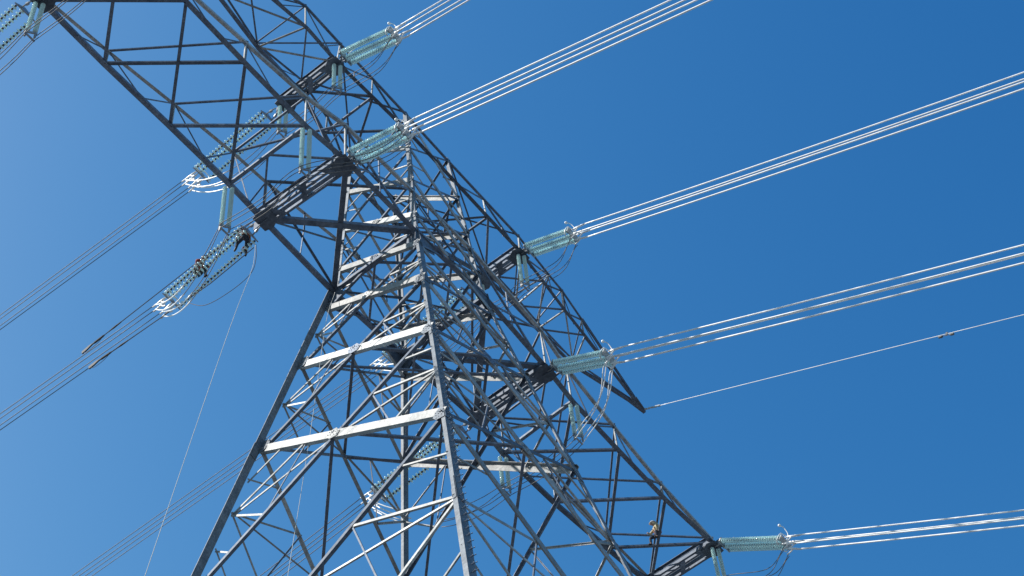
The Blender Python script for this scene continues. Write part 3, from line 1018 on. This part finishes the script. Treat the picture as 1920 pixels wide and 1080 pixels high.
def worker(loc, yaw, J, label, helmet_c, jacket_c, trouser_c, lean=0.0, scale=1.0):
    """J: joints in local metres (x right, y forward, z up), seat at the origin"""
    root = empty('person', loc, label, 'person')
    root.rotation_euler = (lean, 0, yaw)
    root.scale = (scale,) * 3
    JAC = mat('jacket_cloth', jacket_c, .85)
    TRO = mat('trouser_cloth', trouser_c, .85)
    HEL = mat('helmet_shell', helmet_c, .35)
    HARN = mat('harness_webbing', (.35, .10, .03), .8)
    BOOT = mat('boot_leather', (.025, .02, .018), .6)
    V = Vector
    pel, chest, neck, head = V(J['pel']), V(J['chest']), V(J['neck']), V(J['head'])
    verts = [pel, lerp(pel, chest, .5), chest, neck, lerp(neck, head, .55), head, head + (head - neck).normalized() * .10]
    edges = [(0, 1), (1, 2), (2, 3), (3, 4), (4, 5), (5, 6)]
    rad = [(.14, .11), (.135, .10), (.155, .11), .058, .058, .092, .075]

    def add(p, r, to):
        verts.append(V(p)); rad.append(r); edges.append((to, len(verts) - 1))
        return len(verts) - 1
    fwd = V((0, 1, 0))
    for sd in ('l', 'r'):
        sh = add(J['sh_' + sd], .062, 2)
        el = add(J['el_' + sd], .043, sh)
        wr = add(J['wr_' + sd], .030, el)
        hd = (V(J['wr_' + sd]) - V(J['el_' + sd])).normalized()
        side = hd.cross(V((0, 0, 1)))
        if side.length < .1: side = V((1, 0, 0))
        side.normalize()
        dn = hd.cross(side)
        if dn.z > 0: dn = -dn
        palm = add(V(J['wr_' + sd]) + hd * .07, (.034, .02), wr)
        for f_, (off, ln) in enumerate(((-.03, .075), (-.01, .085), (.01, .08), (.03, .06))):
            k = add(verts[palm] + hd * .035 + side * off, .010, palm)
            k2 = add(verts[k] + hd * ln * .45 + dn * ln * .2, .009, k)
            add(verts[k2] + hd * ln * .1 + dn * ln * .5, .008, k2)
        th = add(verts[palm] - hd * .02 + side * (.045 if sd == 'l' else -.045) + dn * .01, .011, palm)
        add(verts[th] + hd * .04 + dn * .03, .009, th)
        hp = add(J['hip_' + sd], .085, 0)
        kn = add(J['kn_' + sd], .06, hp)
        an = add(J['an_' + sd], .042, kn)
        add(V(J['an_' + sd]) + V(J['toe_' + sd]), .035, an)
    body = skin_obj('body', verts, edges, rad, SKIN, root)
    # clothes follow the body
    jv = [lerp(pel, chest, .12), lerp(pel, chest, .5), chest, lerp(chest, neck, .75)]
    je = [(0, 1), (1, 2), (2, 3)]
    jr = [(.165, .135), (.165, .13), (.185, .14), .085]
    for sd in ('l', 'r'):
        jv += [V(J['sh_' + sd]), V(J['el_' + sd]), lerp(V(J['el_' + sd]), V(J['wr_' + sd]), .9)]
        n = len(jv)
        je += [(2, n - 3), (n - 3, n - 2), (n - 2, n - 1)]
        jr += [.085, .06, .046]
    skin_obj('jacket', jv, je, jr, JAC, root)
    tv = [lerp(pel, chest, .08), pel]
    te = [(0, 1)]
    tr = [(.155, .125), (.165, .135)]
    for sd in ('l', 'r'):
        tv += [V(J['hip_' + sd]), V(J['kn_' + sd]), lerp(V(J['kn_' + sd]), V(J['an_' + sd]), .9)]
        n = len(tv)
        te += [(1, n - 3), (n - 3, n - 2), (n - 2, n - 1)]
        tr += [.105, .08, .062]
    skin_obj('trousers', tv, te, tr, TRO, root, 1)
    for sd in ('l', 'r'):
        an, toe = V(J['an_' + sd]), V(J['toe_' + sd])
        skin_obj('boot', [an + V((0, -.02, .06)), an + V((0, -.02, -.03)), an + toe * .6 + V((0, 0, -.03)), an + toe * 1.15 + V((0, 0, -.03))], [(0, 1), (1, 2), (2, 3)], [.058, .055, .05, .04], BOOT, root)
    # head details
    hu = (head - neck).normalized()
    hf = (V(J['face']) - hu * V(J['face']).dot(hu)).normalized()
    hs = hf.cross(hu)
    hc = head + hu * .03
    bm = bmesh.new()
    for sg in (-1, 1):
        bmesh.ops.create_uvsphere(bm, u_segments=8, v_segments=6, radius=.013, matrix=Matrix.Translation(hc + hf * .088 + hs * .032 * sg + hu * .0))
    link('eyes', bm, HAIR, None, True).parent = root
    bm = bmesh.new()
    bmesh.ops.create_cone(bm, cap_ends=True, segments=8, radius1=.018, radius2=.008, depth=.045, matrix=Matrix.Translation(hc + hf * .1 - hu * .025) @ hu.to_track_quat('Z', 'Y').to_matrix().to_4x4())
    link('nose', bm, SKIN, None, True).parent = root
    for sg in (-1, 1):
        bm = bmesh.new()
        bmesh.ops.create_uvsphere(bm, u_segments=8, v_segments=6, radius=.03, matrix=Matrix.Translation(hc + hs * .095 * sg - hu * .02) @ Matrix.Diagonal((.5, .8, 1, 1)))
        link('ear', bm, SKIN, None, True).parent = root
    bm = bmesh.new()
    bar(bm, hc + hf * .093 - hu * .062 - hs * .025, hc + hf * .093 - hu * .062 + hs * .025, .01, .012)
    link('mouth', bm, mat('lips', (.3, .12, .1), .6)).parent = root
    bm = bmesh.new()
    bmesh.ops.create_uvsphere(bm, u_segments=14, v_segments=8, radius=.108, matrix=Matrix.Translation(hc - hf * .022 - hu * .0) @ Matrix.Diagonal((.95, .95, 1, 1)))
    bmesh.ops.bisect_plane(bm, geom=bm.verts[:] + bm.edges[:] + bm.faces[:], plane_co=hc - hf * .03 - hu * .05, plane_no=(hf * .9 - hu * .45), clear_outer=True)
    link('hair', bm, HAIR, None, True).parent = root
    # helmet: shell, brim
    bm = bmesh.new()
    bmesh.ops.create_uvsphere(bm, u_segments=18, v_segments=12, radius=.145)
    bmesh.ops.bisect_plane(bm, geom=bm.verts[:] + bm.edges[:] + bm.faces[:], plane_co=(0, 0, 0), plane_no=(0, 0, -1), clear_outer=True)
    q = hu.to_track_quat('Z', 'Y')
    for v in bm.verts:
        v.co = hc + hu * (.035 + v.co.z * .95) + hs * v.co.x * .9 + hf * v.co.y * 1.08
    hel = link('helmet', bm, HEL, None, True)
    hel.parent = root
    bm = bmesh.new()
    ring = []
    for k in range(20):
        a = 2 * math.pi * k / 20
        ring.append(hc + hu * .03 + hs * math.sin(a) * .145 + hf * (math.cos(a) * .165 + (.04 if math.cos(a) > .4 else 0)))
    plate(bm, ring, hu, .012)
    br = link('brim', bm, HEL)
    br.parent = hel
    # harness straps round waist and shoulders
    bm = bmesh.new()
    ax = (chest - pel).normalized()
    c = lerp(pel, chest, .18)
    s_ = V((1, 0, 0))
    f_ = ax.cross(s_) * -1
    tube(bm, [c + s_ * .185 * math.cos(a) + f_ * .155 * math.sin(a) for a in [2 * math.pi * k / 16 for k in range(17)]], .025, 6)
    for sg in (-1, 1):
        tube(bm, [c + f_ * .15 + s_ * .09 * sg, chest + f_ * .15 + s_ * .1 * sg, lerp(chest, neck, .6) + s_ * .1 * sg, chest - f_ * .15 + s_ * .08 * sg, c - f_ * .15 + s_ * .05 * sg], .02, 6)
    link('harness', bm, HARN).parent = root
    return root


SIT = dict(pel=(0, 0, .12), chest=(0, .10, .48), neck=(0, .14, .66), head=(0, .18, .80), face=(0, 1, -.3),
           sh_l=(-.2, .11, .57), sh_r=(.2, .11, .57), el_l=(-.30, .30, .36), el_r=(.30, .30, .38), wr_l=(-.2, .50, .25), wr_r=(.18, .52, .30),
           hip_l=(-.1, .02, .08), hip_r=(.1, .02, .08), kn_l=(-.2, .44, .12), kn_r=(.2, .44, .14), an_l=(-.24, .42, -.30), an_r=(.24, .46, -.28),
           toe_l=(-.02, .14, -.03), toe_r=(.02, .14, -.03))
CROUCH = dict(SIT, chest=(0, .24, .42), neck=(0, .36, .55), head=(0, .46, .63), face=(0, .8, -.8), sh_l=(-.2, .28, .50), sh_r=(.2, .28, .50),
              el_l=(-.3, .48, .30), el_r=(.3, .46, .28), wr_l=(-.16, .64, .16), wr_r=(.16, .66, .2), kn_l=(-.24, .38, .22), kn_r=(.26, .42, .12), an_l=(-.28, .28, -.2), an_r=(.28, .48, -.28))
STRAD = dict(SIT, chest=(0, .08, .48), kn_l=(-.26, .30, -.06), kn_r=(.26, .34, -.02), an_l=(-.26, .26, -.48), an_r=(.26, .34, -.44), el_l=(-.36, .24, .40), wr_l=(-.36, .48, .30), wr_r=(.10, .50, .12), el_r=(.3, .28, .34))
RED, GREY_N, NAVY = (.22, .035, .03), (.10, .10, .12), (.03, .035, .055)
w1 = worker(W(on_x(457, 447, XW)) + Vector((.1, 0, .1)), math.radians(-25), SIT, 'worker in red helmet and grey jacket sitting at the arm end of the insulators', (.45, .05, .04), (.20, .17, .17), NAVY)
w2 = worker(W(on_x(367, 517, XW)) + Vector((0, 0, .1)), math.radians(170), CROUCH, 'worker in dark red bending over the outer half of the insulators', (.05, .03, .03), RED, (.035, .04, .05))
w3c = lerp(R[10], L[11], .43)
w3 = worker(W(w3c) + Vector((0, 0, .12)), math.radians(60), STRAD, 'worker in pale yellow sleeves straddling a thin brace of the lower right arm', (.5, .5, .48), (.45, .41, .27), NAVY)
